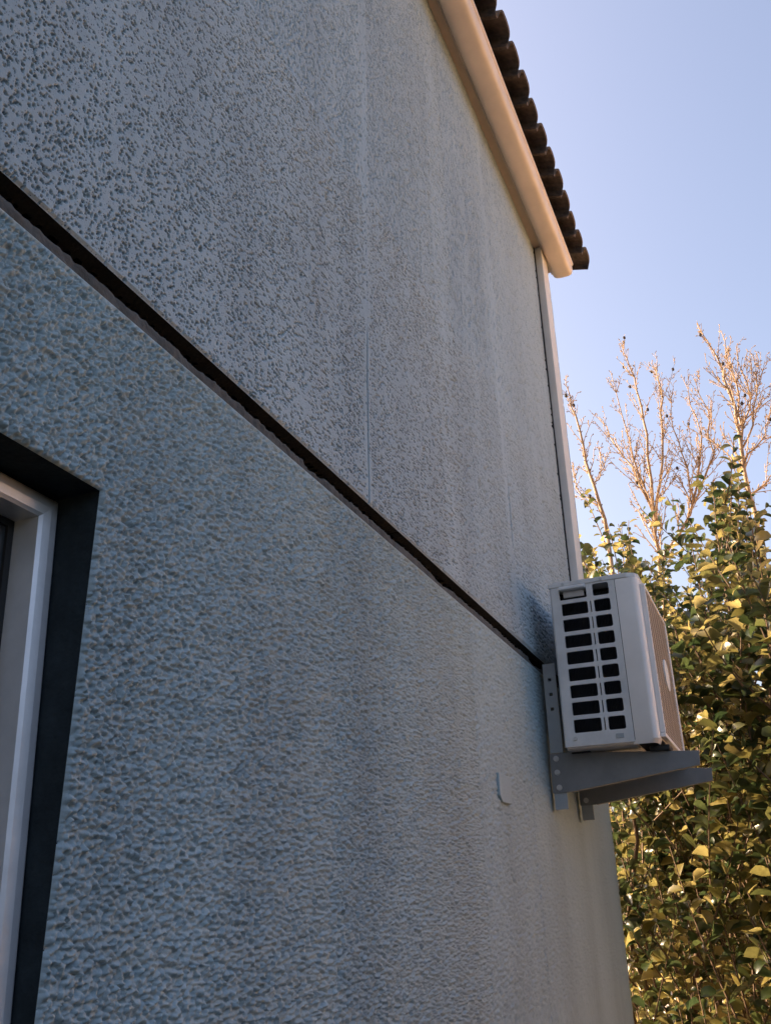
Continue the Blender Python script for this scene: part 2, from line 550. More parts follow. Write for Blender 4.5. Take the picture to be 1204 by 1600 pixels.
def relief_lower(X, Z):
    """roughcast: thrown grains and hollows all over"""
    wx = X + 0.0025 * perlin(X * 70 + 3, Z * 70 + 11); wz = Z + 0.0025 * perlin(X * 70 + 90, Z * 70 + 7)
    n2 = perlin(wx / 0.0034 + 70, wz / 0.0034 + 31)
    n3 = perlin(X / 0.035 + 5, Z / 0.035 + 2)
    calm = 1.0 - 0.65 * sstep(2.2, 3.3, X)
    g1 = grains(wx, wz, 0.0045, 0.0043, 5)
    g2 = grains(wx + 0.2, wz + 0.4, 0.0031, 0.0031, 6)
    return (0.0052 * g1 + 0.0024 * g2 + 0.0018 * n2 + 0.0060 * perlin(wx / 0.0072 + 13, wz / 0.0066 + 3) + 0.0018 * n3) * calm + 0.0025 * perlin(X / 0.35, Z / 0.4) - 0.008


def wall_grid(xs, zs, relief, hole, lo_turn, hi_turn):
    X, Z = np.meshgrid(xs, zs)
    Y = -relief(X, Z)
    X = X.copy()
    if xs[-1] == XC:                                  # turn round the corner
        Y[:, -1] = 0.06; X[:, -2] = XC - 0.003
    if xs[-1] == XM:                                  # meet the coarser rows without a gap
        Y[1:-1:2, -1] = 0.5 * (Y[0:-2:2, -1] + Y[2::2, -1])
    if lo_turn is not None: Y[0, :] = lo_turn; Y[1, :] = 0.25 * Y[1, :] + 0.003
    if hi_turn is not None: Y[-1, :] = hi_turn; Y[-2, :] = 0.25 * Y[-2, :] + 0.001
    nr, nc = X.shape
    idx = np.arange(nr * nc).reshape(nr, nc)
    q = np.stack([idx[:-1, :-1], idx[:-1, 1:], idx[1:, 1:], idx[1:, :-1]], -1)
    if hole is not None:
        edge = (X <= WX + 1e-6) & (Z <= WZ + 1e-6) & (Z >= WZB) & (X > -1.0)
        Y[edge] = 0.009                               # arris folded into the opening
        keep = ~hole(0.5 * (X[:-1, :-1] + X[1:, 1:]), 0.5 * (Z[:-1, :-1] + Z[1:, 1:]))
        q = q[keep]
    q = q.reshape(-1, 4)
    v = np.stack([X, Y, Z], -1).reshape(-1, 3)
    used = np.unique(q)
    remap = np.full(len(v), -1); remap[used] = np.arange(len(used))
    return v[used], remap[q]


def wall_sheet(name, xs, rows, relief, m, hole=None, lo_turn=None, hi_turn=None):
    if len(rows) % 2 == 0: rows = np.delete(rows, len(rows) - 3)
    v1, q1 = wall_grid(xs, rows, relief, hole, lo_turn, hi_turn)
    v2, q2 = wall_grid(xb, rows[::2], relief, None, lo_turn, hi_turn)
    return link(name, np_mesh(name, np.concatenate([v1, v2]), np.concatenate([q1, q2 + len(v1)])), m, house)


zu = np.concatenate([[ZG1], np.arange(ZG1 + 0.002, ZG1 + 0.80, 0.0015), np.arange(ZG1 + 0.80, ZE - 0.001, 0.0038), [ZE]])
zl = np.concatenate([[0.0, 0.5, WZB - .01, WZB], np.arange(EYE - 0.42, EYE - 0.2, 0.004), np.arange(EYE - 0.20, ZG0 - 0.002, 0.0015), [ZG0]])
zl[int(np.argmin(abs(zl - WZ)))] = WZ
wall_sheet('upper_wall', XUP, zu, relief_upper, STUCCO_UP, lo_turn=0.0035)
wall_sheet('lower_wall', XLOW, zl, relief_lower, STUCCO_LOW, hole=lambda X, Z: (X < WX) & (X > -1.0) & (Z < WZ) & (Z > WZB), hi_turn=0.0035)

# mortar bed at the back of the groove: broken fill along its lower half
gx = np.concatenate([[-4.0, -1.0, 0.2], np.arange(0.4, 1.6, 0.004), np.arange(1.6, XC - 0.01, 0.012), [XC - 0.004]])
gz = np.linspace(0, 1, 25)
GX, GT = np.meshgrid(gx, gz)
hg = ZG1 - ZG0
fillh = 0.018 + 0.012 * perlin(GX / 0.13, GX * 0 + 3.3) + 0.004 * perlin(GX / 0.02, GX * 0 + 8)
gap = sstep(0.16, 0.24, perlin(GX / 0.10 + 40, GX * 0 + 1.7))
GZ = ZG0 + hg * np.clip((GT - 0.1) / 0.8, 0, 1)
GZ = GZ + np.where(GT < 0.5, -0.001, 0.0006)
fill = sstep(fillh + 0.0025, fillh - 0.0025, GZ - ZG0) * (1 - gap)
GY = 0.046 + 0.003 * perlin(GX / 0.014, GZ / 0.012)
GY = np.where((GT <= 1e-6) | (GT >= 1 - 1e-6), 0.004, GY)
gi = np.arange(GX.size).reshape(GX.shape)
gq = np.stack([gi[:-1, :-1], gi[:-1, 1:], gi[1:, 1:], gi[1:, :-1]], -1).reshape(-1, 4)
link('shaded_groove_mortar', np_mesh('shaded_groove_mortar', np.stack([GX, GY, GZ], -1).reshape(-1, 3), gq), M_MORTAR, house)

FX, FT = np.meshgrid(gx, np.linspace(0, 1, 7))                       # old mortar fill, broken along the lower half
fh = 0.021 + 0.004 * perlin(FX / 0.13, FX * 0 + 3.3) + 0.004 * perlin(FX / 0.02, FX * 0 + 8)
open_ = sstep(0.26, 0.34, perlin(FX / 0.16 + 40, FX * 0 + 1.7))
fh = fh * (1 - 0.35 * open_)
FZ = ZG0 - 0.002 + (fh + 0.002) * np.clip(FT / 0.8, 0, 1)
FY = 0.009 + 0.004 * perlin(FX / 0.06 + 9, FX * 0) + 0.004 * perlin(FX / 0.010, FZ / 0.010) + np.where(FT > 0.9, 0.03, 0)
fi = np.arange(FX.size).reshape(FX.shape)
fq = np.stack([fi[:-1, :-1], fi[:-1, 1:], fi[1:, 1:], fi[1:, :-1]], -1).reshape(-1, 4)
link('groove_fill', np_mesh('groove_fill', np.stack([FX, FY, FZ], -1).reshape(-1, 3), fq), M_FILL, house)

# masonry behind the render
cm = MB()
cm.box(WX + 0.002, XC - 0.002, 0.055, HD, 0.0, ZE + 0.02)
cm.box(-4.0, WX + 0.002, 0.13, HD, 0.0, ZE + 0.02)
cm.box(-4.0, WX + 0.002, 0.055, 0.13, WZ + 0.012, ZE + 0.02)
cm.box(-4.0, WX + 0.002, 0.055, 0.13, 0.0, WZB - 0.012)
cm.build('masonry', M_CORE, house)

# window in its opening
win = empty('window', (0.0, 0.067, WZ), house)
YF = 0.067
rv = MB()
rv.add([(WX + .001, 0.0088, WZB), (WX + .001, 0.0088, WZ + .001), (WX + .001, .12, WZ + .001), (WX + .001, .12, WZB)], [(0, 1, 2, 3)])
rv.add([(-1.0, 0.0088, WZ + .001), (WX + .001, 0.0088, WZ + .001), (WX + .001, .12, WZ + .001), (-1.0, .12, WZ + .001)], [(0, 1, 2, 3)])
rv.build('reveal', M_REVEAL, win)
fw = 0.028
zf = WZ - 0.004
xf = WX - 0.001
# mitred rail and stile, each with a rounded nose
def frame_bar(name, along):
    b_ = MB()
    prof = [(0.0, 0.0), (0.004, -0.003), (fw * 0.5, -0.0045), (fw - 0.004, -0.003), (fw, 0.0), (fw, 0.036), (0.0, 0.036)]
    n = len(prof)
    v = []
    for t in (0, 1):
        for (d, y) in prof:
            if along == 'stile':
                v.append((xf - d, YF + y, (zf - d) if t == 0 else WZB))
            else:
                v.append(((xf - d) if t == 0 else -1.0, YF + y, zf - d))
    f = [(i, (i + 1) % n, (i + 1) % n + n, i + n) for i in range(n)] + [tuple(range(n)), tuple(range(n, 2 * n))]
    b_.add(v, f)
    o = b_.build(name, M_ALU, win)
    return o
frame_bar('frame_stile', 'stile')
frame_bar('frame_rail', 'rail')
MB().box(-1.0, xf - fw - 0.0006, YF + 0.034, YF + 0.040, zf - fw - 0.009, zf - fw - 0.0006).box(xf - fw - 0.009, xf - fw - 0.0006, YF + 0.034, YF + 0.040, WZB, zf - fw - 0.009).build('glazing_seal', M_SEAL, win)
MB().box(-1.0, xf - fw - 0.008, YF + 0.038, YF + 0.044, WZB, zf - fw - 0.008).build('pane', M_GLASS, win)

# the window leans a little in its opening: deeper at the head than at the sill
for o in win.children:
    if o.name.startswith('reveal'): continue
    for vtx in o.data.vertices:
        vtx.co.y -= (zf - vtx.co.z) * 0.060
MB().box(-1.0, WX - 0.001, -0.02, 0.11, WZB - 0.012, WZB + 0.006).build('sill', M_KERB, win, bevel=0.003)

# small cover plate on the lower wall
MB().prism([(2.185, EYE + .322), (2.185, EYE + .270), (2.205, EYE + .256), (2.285, EYE + .258), (2.290, EYE + .322)], -0.0028, 0.006, 1).build('cover_plate', STUCCO_LOW, house, bevel=0.0012)

# corner board, only above the groove
MB().box(3.347, 3.455, -0.034, 0.012, ZG1 - 0.002, EYE + 2.838).build('corner_board', M_TRIM, house, bevel=0.003)

MB().box(3.3375, 3.3468, -0.0045, 0.012, ZG1 + 0.002, EYE + 2.836).build('gap_shade_strip', M_SEAL, house)  # black strip put in for the shaded gap beside the board
# eave: soffit strip, gutter
XE = 3.56
sf = MB().prism([(0.004, EYE + 2.838), (-0.030, EYE + 2.842), (-0.030, EYE + 2.875), (0.004, EYE + 2.875)], -4.0, XE - 0.004, 0)
sf.build('soffit_board', M_SOFFIT, house, bevel=0.0015)
gp = [(-0.030, 2.876), (-0.030, 2.834), (-0.0335, 2.829), (-0.0372, 2.834)]
for t in np.linspace(0, 1, 14):
    a = math.pi * (0.06 + 0.94 * t)                 # from the wall side under and up to the front lip
    ca, sa = math.cos(a), math.sin(a)
    gp.append((-0.084 + 0.047 * math.copysign(abs(ca) ** 0.62, ca), 2.838 - 0.034 * sa ** 0.7 - (0.012 * t if t < 0.8 else 0.012 * (1 - t) * 4)))
gp += [(-0.131, 2.850), (-0.136, 2.853), (-0.138, 2.859), (-0.134, 2.863), (-0.129, 2.860)]
n = len(gp)
# run the sheet in short lengths so that it is slightly uneven, as long thin metal is
stations = np.concatenate([[-4.0, 0.0], np.arange(0.6, XE - 0.01, 0.12), [XE]])
vv = []
for sx in stations:
    dz = 0.0022 * float(perlin(np.array([sx / 0.55]), np.array([0.4]))[0]); dy = 0.002 * float(perlin(np.array([sx / 0.7]), np.array([5.4]))[0])
    for (y, z) in gp:
        vv.append((sx, y + dy, EYE + z + dz))
ff = []
for i in range(len(stations) - 1):
    for j in range(n - 1):
        a = i * n + j
        ff.append((a, a + 1, a + 1 + n, a + n))
gut_me = MB().add(vv, ff).mesh('gutter', sm=True)
gut = link('gutter', gut_me, M_GUTTER, house)
so = gut.modifiers.new('sheet', 'SOLIDIFY'); so.thickness = 0.002; so.offset = 0
es = gut.modifiers.new('edge', 'EDGE_SPLIT'); es.split_angle = math.radians(40)
ec = [(y, EYE + z) for (y, z) in gp[3:18]] + [(-0.131, EYE + 2.858), (-0.039, EYE + 2.858)]
MB().prism(ec, XE - 0.003, XE + 0.001, 0).build('end_cap', M_GUTTER, gut, bevel=0.001)

# roof: deck, barge, tiles laid in courses, each roll a tile
roof = empty('roof', (0, -0.19, EYE + 2.9), house)
SL = math.radians(18)
cs, sn = math.cos(SL), math.sin(SL)
PITCH = 0.137
Y0, Z0 = -0.185, EYE + 2.885                    # lower front edge of the eave course (underside)
def roof_pt(s, h):                               # s up the slope, h above the bed
    return (Y0 + s * cs - h * sn, Z0 + s * sn + h * cs)
dk = MB()
a, b, c_, d = roof_pt(0.09, -0.012), roof_pt(2.85, -0.012), roof_pt(2.85, -0.03), roof_pt(0.09, -0.03)
dk.prism([a, b, c_, d], -4.3, 3.60, 0)
dk.build('roof_deck', M_SOFFIT, roof)
back = MB()
yr, zr = roof_pt(2.85, 0.01)
back.prism([(yr, zr), (yr, zr - 0.05), (HD + .25, EYE + 2.86), (HD + .25, EYE + 2.91)], -4.3, 3.66, 0)
back.prism([roof_pt(1.1, 0.0), roof_pt(2.85, 0.0), roof_pt(2.85, 0.05), roof_pt(1.1, 0.05)], -4.3, 3.66, 0)
back.build('upper_roof', M_TILE, roof)
MB().prism([(0.03, ZE), (HD, ZE), (yr, zr - 0.06)], 3.50, XC - 0.003, 0).build('gable', M_CORE, house)

def tile_mesh(seed):
    r = random.Random(seed)
    W = PITCH + 0.004
    prof = [(-0.068, 0.0), (-0.054, 0.0)]
    for t in np.linspace(0, 1, 9):
        a = math.pi * (1 - t)
        prof.append((0.010 + 0.060 * math.copysign(abs(math.cos(a)) ** 0.6, math.cos(a)), 0.004 + 0.050 * max(math.sin(a), 0) ** 0.55))
    prof.append((0.070, 0.004))
    th_ = 0.012
    m_ = MB()
    n_ = len(prof)
    v = []
    for s in (0.0, 0.02, 0.36):
        for lay in (0, 1):
            for (px, ph) in prof:
                hh = ph + lay * th_ + (0.014 if s < 0.03 else 0.0) * 0 + s * -0.02
                if s == 0.0: hh += r.uniform(-0.0008, 0.0008)
                y = s * cs - hh * sn; z = s * sn + hh * cs
                v.append((px + r.uniform(-0.0006, 0.0006), y, z))
    f = []
    for si in range(2):
        for lay in range(2):
            o0 = (si * 2 + lay) * n_; o1 = ((si + 1) * 2 + lay) * n_
            for j in range(n_ - 1):
                f.append((o0 + j, o0 + j + 1, o1 + j + 1, o1 + j))
        for j in (0, n_ - 1):
            f.append((si * 2 * n_ + j, (si * 2 + 1) * n_ + j, ((si + 1) * 2 + 1) * n_ + j, (si + 1) * 2 * n_ + j))
    for si in (0, 2):
        for j in range(n_ - 1):
            f.append((si * 2 * n_ + j, si * 2 * n_ + j + 1, (si * 2 + 1) * n_ + j + 1, (si * 2 + 1) * n_ + j))
    m_.add(v, f)
    me = m_.mesh('roof_tile')
    me.materials.append(M_TILE)
    return me
tmes = [tile_mesh(i) for i in range(4)]
for c in range(3):
    for i in range(24):
        x = 3.60 - i * PITCH
        s = c * 0.31
        o = link('roof_tile', tmes[(i * 7 + c * 3) % 4], None, roof)
        y, z = roof_pt(s, c * 0.004)
        o.location = (x + random.uniform(-.003, .003), y + random.uniform(-.006, .004), z + random.uniform(-.002, .003))
        o.rotation_euler = (random.uniform(-.01, .01), random.uniform(-.02, .02), random.uniform(-.012, .012))

# ------------------------------------------------------------------ air conditioner
AX0, AX1 = 2.645, 3.26
AYB, AYS, AYF = -0.068, -0.268, -0.335          # back, seam of the front cover, front
AZ0, AZ1 = EYE + 0.441, EYE + 0.942
ac = empty('air_conditioner', (0.5 * (AX0 + AX1), -0.2, AZ0))
tag(ac, 'white outdoor air conditioner unit with slotted side grille hung on the wall', 'air conditioner')

def hole_cell(mb, ya, yb, za, zb, hole, x, t, r):
    """one cell of the side panel (plane x, between ya..yb, za..zb) with a round-cornered opening"""
    (ha, hb, hc, hd) = hole
    inner_, outer_ = [], []
    for (cy, cz, a0, oy, oz) in ((hb - r, hd - r, 0, yb, zb), (ha + r, hd - r, 90, ya, zb), (ha + r, hc + r, 180, ya, za), (hb - r, hc + r, 270, yb, za)):
        for q in range(5):
            an = math.radians(a0 + 22.5 * q)
            py, pz = cy + r * math.cos(an), cz + r * math.sin(an)
            inner_.append((py, pz))
            if q == 2: outer_.append((oy, oz))
            elif (q < 2) == (a0 in (0, 180)): outer_.append((oy, pz))
            else: outer_.append((py, oz))
    n_ = len(inner_)
    v = [(x, p[0], p[1]) for p in outer_] + [(x, p[0], p[1]) for p in inner_] + [(x + t * .35, p[0], p[1]) for p in inner_] + [(x + t, p[0], p[1]) for p in inner_]
    # soften the rim: first ring slightly sunk
    f = []
    for i in range(n_):
        j = (i + 1) % n_
        for l in range(3):
            f.append((l * n_ + i, l * n_ + j, (l + 1) * n_ + j, (l + 1) * n_ + i))
    mb.add(v, f)

def plate(mb, ya, yb, za, zb, x):
    mb.add([(x, ya, za), (x, yb, za), (x, yb, zb), (x, ya, zb)], [(0, 1, 2, 3)])

H = AZ1 - AZ0
Wd = AYB - AYS
def fy(t): return AYB - t * Wd                   # fraction from the wall side to the seam
side = MB()
rows = 9
ztop = AZ1 - 0.024 * H
pit = 0.1005 * H
edges = [ztop - i * pit for i in range(rows + 1)]
for i in range(rows):
    z1, z0 = edges[i], edges[i + 1]
    m_ = 0.006
    if i > 0:
        hole_cell(side, fy(0.585), fy(0.13), z0, z1, (fy(0.565), fy(0.165), z0 + m_, z1 - m_), AX0, 0.007, 0.005)
    else:
        hole_cell(side, fy(0.585), fy(0.13), z0, z1, (fy(0.565), fy(0.150), z0 + m_, z1 - m_ * 1.0), AX0, 0.007, 0.004)
    if i > 0:
        hole_cell(side, fy(0.640), fy(0.585), z0, z1, (fy(0.621), fy(0.604), z0 + 0.007, z1 - 0.007), AX0, 0.007, 0.0015)
    else:
        plate(side, fy(0.640), fy(0.585), z0, z1, AX0)
    hole_cell(side, fy(0.945), fy(0.640), z0, z1, (fy(0.905), fy(0.662), z0 + m_, z1 - m_), AX0, 0.007, 0.006)
zb_ = edges[-1]
plate(side, fy(1.0), fy(0.03), ztop, AZ1 - 0.004, AX0)
plate(side, fy(1.0), fy(0.03), AZ0 + 0.004, zb_, AX0)
plate(side, fy(0.13), fy(0.03), zb_, ztop, AX0)
plate(side, fy(1.0), fy(0.945), zb_, ztop, AX0)
# rounded return to the back and folded lips
for (pts) in ([(AX0, fy(0.03)), (AX0 + .002, fy(0.012)), (AX0 + .006, AYB), (AX0 + .03, AYB)],):
    for (p, q) in zip(pts[:-1], pts[1:]):
        side.add([(p[0], p[1], AZ0 + .004), (q[0], q[1], AZ0 + .004), (q[0], q[1], AZ1 - .004), (p[0], p[1], AZ1 - .004)], [(0, 1, 2, 3)])
side.add([(AX0, fy(1), AZ0 + .004), (AX0, fy(.03), AZ0 + .004), (AX0 + .02, fy(.03), AZ0), (AX0 + .02, fy(1), AZ0)], [(0, 1, 2, 3)])
side.build('side_panel', M_ACW, ac)
# handle: hooded grip over the first opening
hz1, hz0 = edges[0] - 0.004, edges[1] + 0.006
hp = [(AX0 - 0.0005, hz1 + 0.004), (AX0 - 0.013, hz1 - 0.002), (AX0 - 0.016, hz1 - 0.010), (AX0 - 0.012, hz1 - 0.013), (AX0 - 0.003, hz1 - 0.011), (AX0 + 0.004, hz1 - 0.013), (AX0 + 0.006, hz1 - 0.002)]
MB().prism(hp, fy(0.56), fy(0.16), 1).build('handle', M_ACW, ac, bevel=0.002)
hp2 = [(AX0 + 0.006, hz1 - 0.012), (AX0 + 0.012, hz1 - 0.013), (AX0 + 0.018, hz1 - 0.030), (AX0 + 0.012, hz1 - 0.030)]
MB().prism(hp2, fy(0.52), fy(0.20), 1).build('handle_grip', M_ACW, ac, bevel=0.0015)
# body box behind
body = MB()
body.box(AX0 + .03, AX1, AYB - .004, AYB, AZ0, AZ1 - .004)
body.box(AX1 - .004, AX1, AYS, AYB - .005, AZ0, AZ1 - .004)
body.box(AX0 + .008, AX1, AYS + .002, AYB - .005, AZ0, AZ0 + .01)
body.build('casing', M_ACW, ac, bevel=0.0015)
MB().box(AX0 + .07, AX1 - .006, AYS + .004, AYB - .006, AZ0 + .012, AZ1 - .008).build('coil', M_ACD, ac)
fins = MB()
for q in range(34):
    yq = fy(0.14) - q * 0.0046
    fins.box(AX0 + .046, AX0 + .069, yq - .0004, yq + .0004, AZ0 + .03, AZ1 - .03)
M_FIN = mat('coil_fin', (0.05, 0.055, 0.065), 0.5, 0.3)
tag(fins.build('coil_fins', M_FIN, ac), kind='stuff')
cv = MB()
cv.prism([(AX0 - .003, AYB + .003), (AX0 - .003, AYF + .030), (AX0 + .012, AYF + .006), (AX0 + .03, AYF - .002), (AX1 + .003, AYF - .002), (AX1 + .003, AYB + .003)], AZ1 - .014, AZ1 + .002, 2)
cv.build('top_cover', M_ACW, ac, bevel=0.003)
for (yy, zz) in ((fy(0.22), AZ1 - .007), (fy(0.80), AZ1 - .007)):
    MB().tube([(AX0 - .0065, yy, zz), (AX0 - .002, yy, zz)], 0.0045, 8).build('screw', M_BOLT, ac)
MB().tube([(AX0 - .0035, fy(0.17), AZ0 + .026), (AX0 + .001, fy(0.17), AZ0 + .026)], 0.0055, 10).build('screw', M_BOLT, ac)
MB().box(AX0 - .0018, AX0 + .001, fy(0.86), fy(0.75), AZ0 + .017, AZ0 + .030).build('rating_plate', M_BRK, ac, bevel=0.0006)
# front cover: wraps round the corner, carries the fan grille
fp = [(AX0 + .0005, AYS - .0016)]
for t in np.linspace(0, 1, 7):
    a = math.pi * (1.0 + 0.5 * t)
    fp.append((AX0 + .020 + .018 * math.cos(a) - .0015 * (1 - t), AYF + .018 + .018 * math.sin(a)))
fr = MB()
outer = fp + [(AX0 + .05, AYF)]
inner_ = [(p[0] + .004, p[1] + .004) for p in outer]
vv, ff = [], []
zz_ = [AZ0 - .002, AZ0 + .010, AZ1 - .0145]
for zi, z in enumerate(zz_):
    for (x, y) in outer:
        sh = 0.008 if zi == 0 else 0.0
        vv.append((x + sh, y + sh, z))
no = len(outer)
for zi in range(len(zz_) - 1):
    for j in range(no - 1):
        a = zi * no + j
        ff.append((a, a + 1, a + 1 + no, a + no))
fr.add(vv, ff)
# front face: ring round a circular fan mouth
FCX, FCZ, FR_ = 0.5 * (AX0 + .05 + AX1 - .13), 0.5 * (AZ0 + AZ1), 0.205
x0_, x1_, z0_, z1_ = AX0 + .05, AX1, AZ0 + .010, AZ1 - .0145
N = 48
ring_o, ring_i = [], []
for i in range(N):
    a = 2 * math.pi * i / N
    dx, dz = math.cos(a), math.sin(a)
    ts = []
    if dx > 1e-9: ts.append((x1_ - FCX) / dx)
    if dx < -1e-9: ts.append((x0_ - FCX) / dx)
    if dz > 1e-9: ts.append((z1_ - FCZ) / dz)
    if dz < -1e-9: ts.append((z0_ - FCZ) / dz)
    t = min(ts)
    ring_o.append((FCX + dx * t, FCZ + dz * t)); ring_i.append((FCX + dx * FR_, FCZ + dz * FR_))
vv = [(p[0], AYF, p[1]) for p in ring_o] + [(p[0], AYF, p[1]) for p in ring_i] + [(p[0], AYF + .05, p[1]) for p in ring_i]
ff = []
for i in range(N):
    j = (i + 1) % N
    ff += [(i, j, j + N, i + N), (i + N, j + N, j + 2 * N, i + 2 * N)]
fr.add(vv, ff)
for (cx, cz) in ((x0_, z0_), (x1_, z0_), (x1_, z1_), (x0_, z1_)):                 # fill the corners of the ring
    order = sorted(range(N), key=lambda i: abs(math.atan2(ring_o[i][1] - FCZ, ring_o[i][0] - FCX) - math.atan2(cz - FCZ, cx - FCX)))
    i, j = order[0], order[1]
    fr.add([(cx, AYF, cz), (ring_o[i][0], AYF, ring_o[i][1]), (ring_o[j][0], AYF, ring_o[j][1])], [(0, 1, 2)])
fr.add([(AX1, AYF, z0_), (AX1, AYF, z1_), (AX1, AYS, z1_), (AX1, AYS, z0_)], [(0, 1, 2, 3)])
fo = fr.build('front_cover', M_ACF, ac)
fs = fo.modifiers.new('sheet', 'SOLIDIFY'); fs.thickness = 0.0025; fs.offset = 1 if False else 0
smooth(fo.data); em = fo.modifiers.new('edge', 'EDGE_SPLIT'); em.split_angle = math.radians(35)
# fan behind
fan = empty('fan', (FCX, AYF + .04, FCZ), ac)
MB().tube([(FCX, AYF + .02, FCZ), (FCX, AYF + .07, FCZ)], 0.055, 16).build('hub', M_ACD, fan)
for q in range(3):
    bl = MB()
    vv = []
    for ri, r in enumerate(np.linspace(0.05, 0.195, 6)):
        for ti, t in enumerate(np.linspace(0, 1, 5)):
            a = q * 2 * math.pi / 3 + t * (0.9 + 0.3 * ri / 5)
            vv.append((FCX + r * math.cos(a), AYF + .03 + .045 * t + .01 * ri / 5, FCZ + r * math.sin(a)))
    bl.add(vv, [(r * 5 + t, r * 5 + t + 1, r * 5 + t + 6, r * 5 + t + 5) for r in range(5) for t in range(4)])
    bl.build('blade', M_ACD, fan, sm=True)
# grille: frame standing proud of the cover, fine diamond lattice, round badge
GX0, GX1, GZ0, GZ1 = AX0 + .028, AX1 - .125, AZ0 + .014, AZ1 - .030
YG = AYF - .016
gr = MB()
for (a, b, c2, d2) in ((GX0, GX1, GZ0, GZ0 + .012), (GX0, GX1, GZ1 - .012, GZ1), (GX0, GX0 + .010, GZ0 + .0122, GZ1 - .0122), (GX1 - .022, GX1, GZ0 + .0122, GZ1 - .0122)):
    gr.box(a, b, YG, AYF - .001, c2, d2)
gro = gr.build('grille_frame', M_ACF, ac, bevel=0.002)
lat = MB()
bx0, bx1, bz0, bz1 = GX0 + .008, GX1 - .020, GZ0 + .010, GZ1 - .010
def clip(px, pz, dx, dz):
    t0, t1 = -9.0, 9.0
    for (p, d, lo, hi) in ((px, dx, bx0, bx1), (pz, dz, bz0, bz1)):
        ta, tb = (lo - p) / d, (hi - p) / d
        t0 = max(t0, min(ta, tb)); t1 = min(t1, max(ta, tb))
    return t0, t1
step = 0.0165
for sgn in (1, -1):
    dx, dz = 0.86, sgn * 0.51
    nx, nz = -dz, dx
    c0 = np.array([0.5 * (bx0 + bx1), 0.5 * (bz0 + bz1)])
    for kk in range(-40, 41):
        px, pz = c0[0] + nx * kk * step, c0[1] + nz * kk * step
        t0, t1 = clip(px, pz, dx, dz)
        if t1 - t0 < 0.01: continue
        a_, b_ = (px + dx * t0, pz + dz * t0), (px + dx * t1, pz + dz * t1)
        hw = 0.0026
        yy = YG + .003 + (0.0006 if sgn > 0 else 0.0)
        v = []
        for (p, q) in (a_, b_):
            for (u, wv) in ((-1, 0), (1, 0), (1, 1), (-1, 1)):
                v.append((p + nx * hw * u, yy + wv * .004, q + nz * hw * u))
        lat.add(v, [(0, 1, 5, 4), (1, 2, 6, 5), (2, 3, 7, 6), (3, 0, 4, 7), (0, 3, 2, 1), (4, 5, 6, 7)])
tag(lat.build('grille_lattice', M_ACG, ac), kind='stuff')
bd = MB()
bcx, bcz = FCX + .02, FCZ - .005
bd.prism([(bcx + .05 * math.cos(2 * math.pi * i / 24), bcz + .05 * math.sin(2 * math.pi * i / 24)) for i in range(24)], YG - .001, YG + .004, 1)
bd.build('round_badge', M_WHITE, ac, bevel=0.001)

# brackets: upright angle, tapered arm, bolts, buffer
def bracket(x, label, top, far):
    t = empty('wall_bracket', (x, 0.0, EYE + 0.285))
    tag(t, label, 'bracket', 'steel brackets carrying the air conditioner')
    th_ = 0.003
    zt, zb2 = EYE + top, EYE + 0.284
    up = MB()
    # vertical angle: one leg on the wall, one leg standing out, with square slots
    up.box(x + th_, x + 0.034, -0.0085, -0.0055, zb2, zt)
    za = EYE + 0.445
    slots = [zt - 0.050, zt - 0.095, zt - 0.140]
    zc = zt
    for sz in slots:
        up.box(x, x + th_, -0.044, -0.0055, sz + .005, zc)
        up.box(x, x + th_, -0.044, -0.029, sz - .005, sz + .005)
        up.box(x, x + th_, -0.019, -0.0055, sz - .005, sz + .005)
        zc = sz - .005
    up.box(x, x + th_, -0.044, -0.0055, EYE + 0.445, zc)
    up.box(x, x + th_, -0.044, -0.0055, zb2, EYE + 0.330)
    up.build('upright', M_BRK, t)
    arm = MB()
    arm.prism([(-0.003, EYE + 0.443), (-0.003, EYE + 0.330), (-0.050, EYE + 0.330), (-0.425, EYE + 0.379), (-0.428, EYE + 0.418), (-0.06, EYE + 0.443)], x - 0.004, x - 0.0005, 0)
    arm.prism([(-0.044, EYE + 0.4400), (-0.4275, EYE + 0.4148), (-0.4275, EYE + 0.4178), (-0.044, EYE + 0.4430)], x - 0.0002, x + 0.036, 0)
    arm.prism([(-0.055, EYE + 0.3306), (-0.4245, EYE + 0.3792), (-0.4245, EYE + 0.3820), (-0.055, EYE + 0.3334)], x - 0.0002, x + 0.018, 0)
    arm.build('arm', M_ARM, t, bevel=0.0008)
    for (yy, zz) in ((-0.022, EYE + .428), (-0.022, EYE + .388), (-0.024, EYE + .345)):
        b_ = MB()
        b_.tube([(x - .010, yy, zz), (x - .0035, yy, zz)], 0.0062, 6)
        b_.tube([(x - .0055, yy, zz), (x - .0035, yy, zz)], 0.0085, 12)
        b_.build('bolt', M_BOLT, t)
    return t
bracket(2.726, 'near grey steel wall bracket with three square slots under the air conditioner', 0.716, False)
bracket(3.090, 'far brown shaded steel wall bracket beneath the air conditioner, nearer the house corner', 0.700, True)
for fx in (2.726, 3.090):
    for yy in (-0.325, -0.10):
        MB().box(fx - .018, fx + .045, yy - .028, yy + .028, EYE + .4205 + (-yy - .325) * -0.0 + (0.016 if yy > -.2 else 0.004), AZ0 - .001 + (0.0 if yy < -.2 else 0.0)).build('rubber_foot', M_SEAL, ac, bevel=0.003)

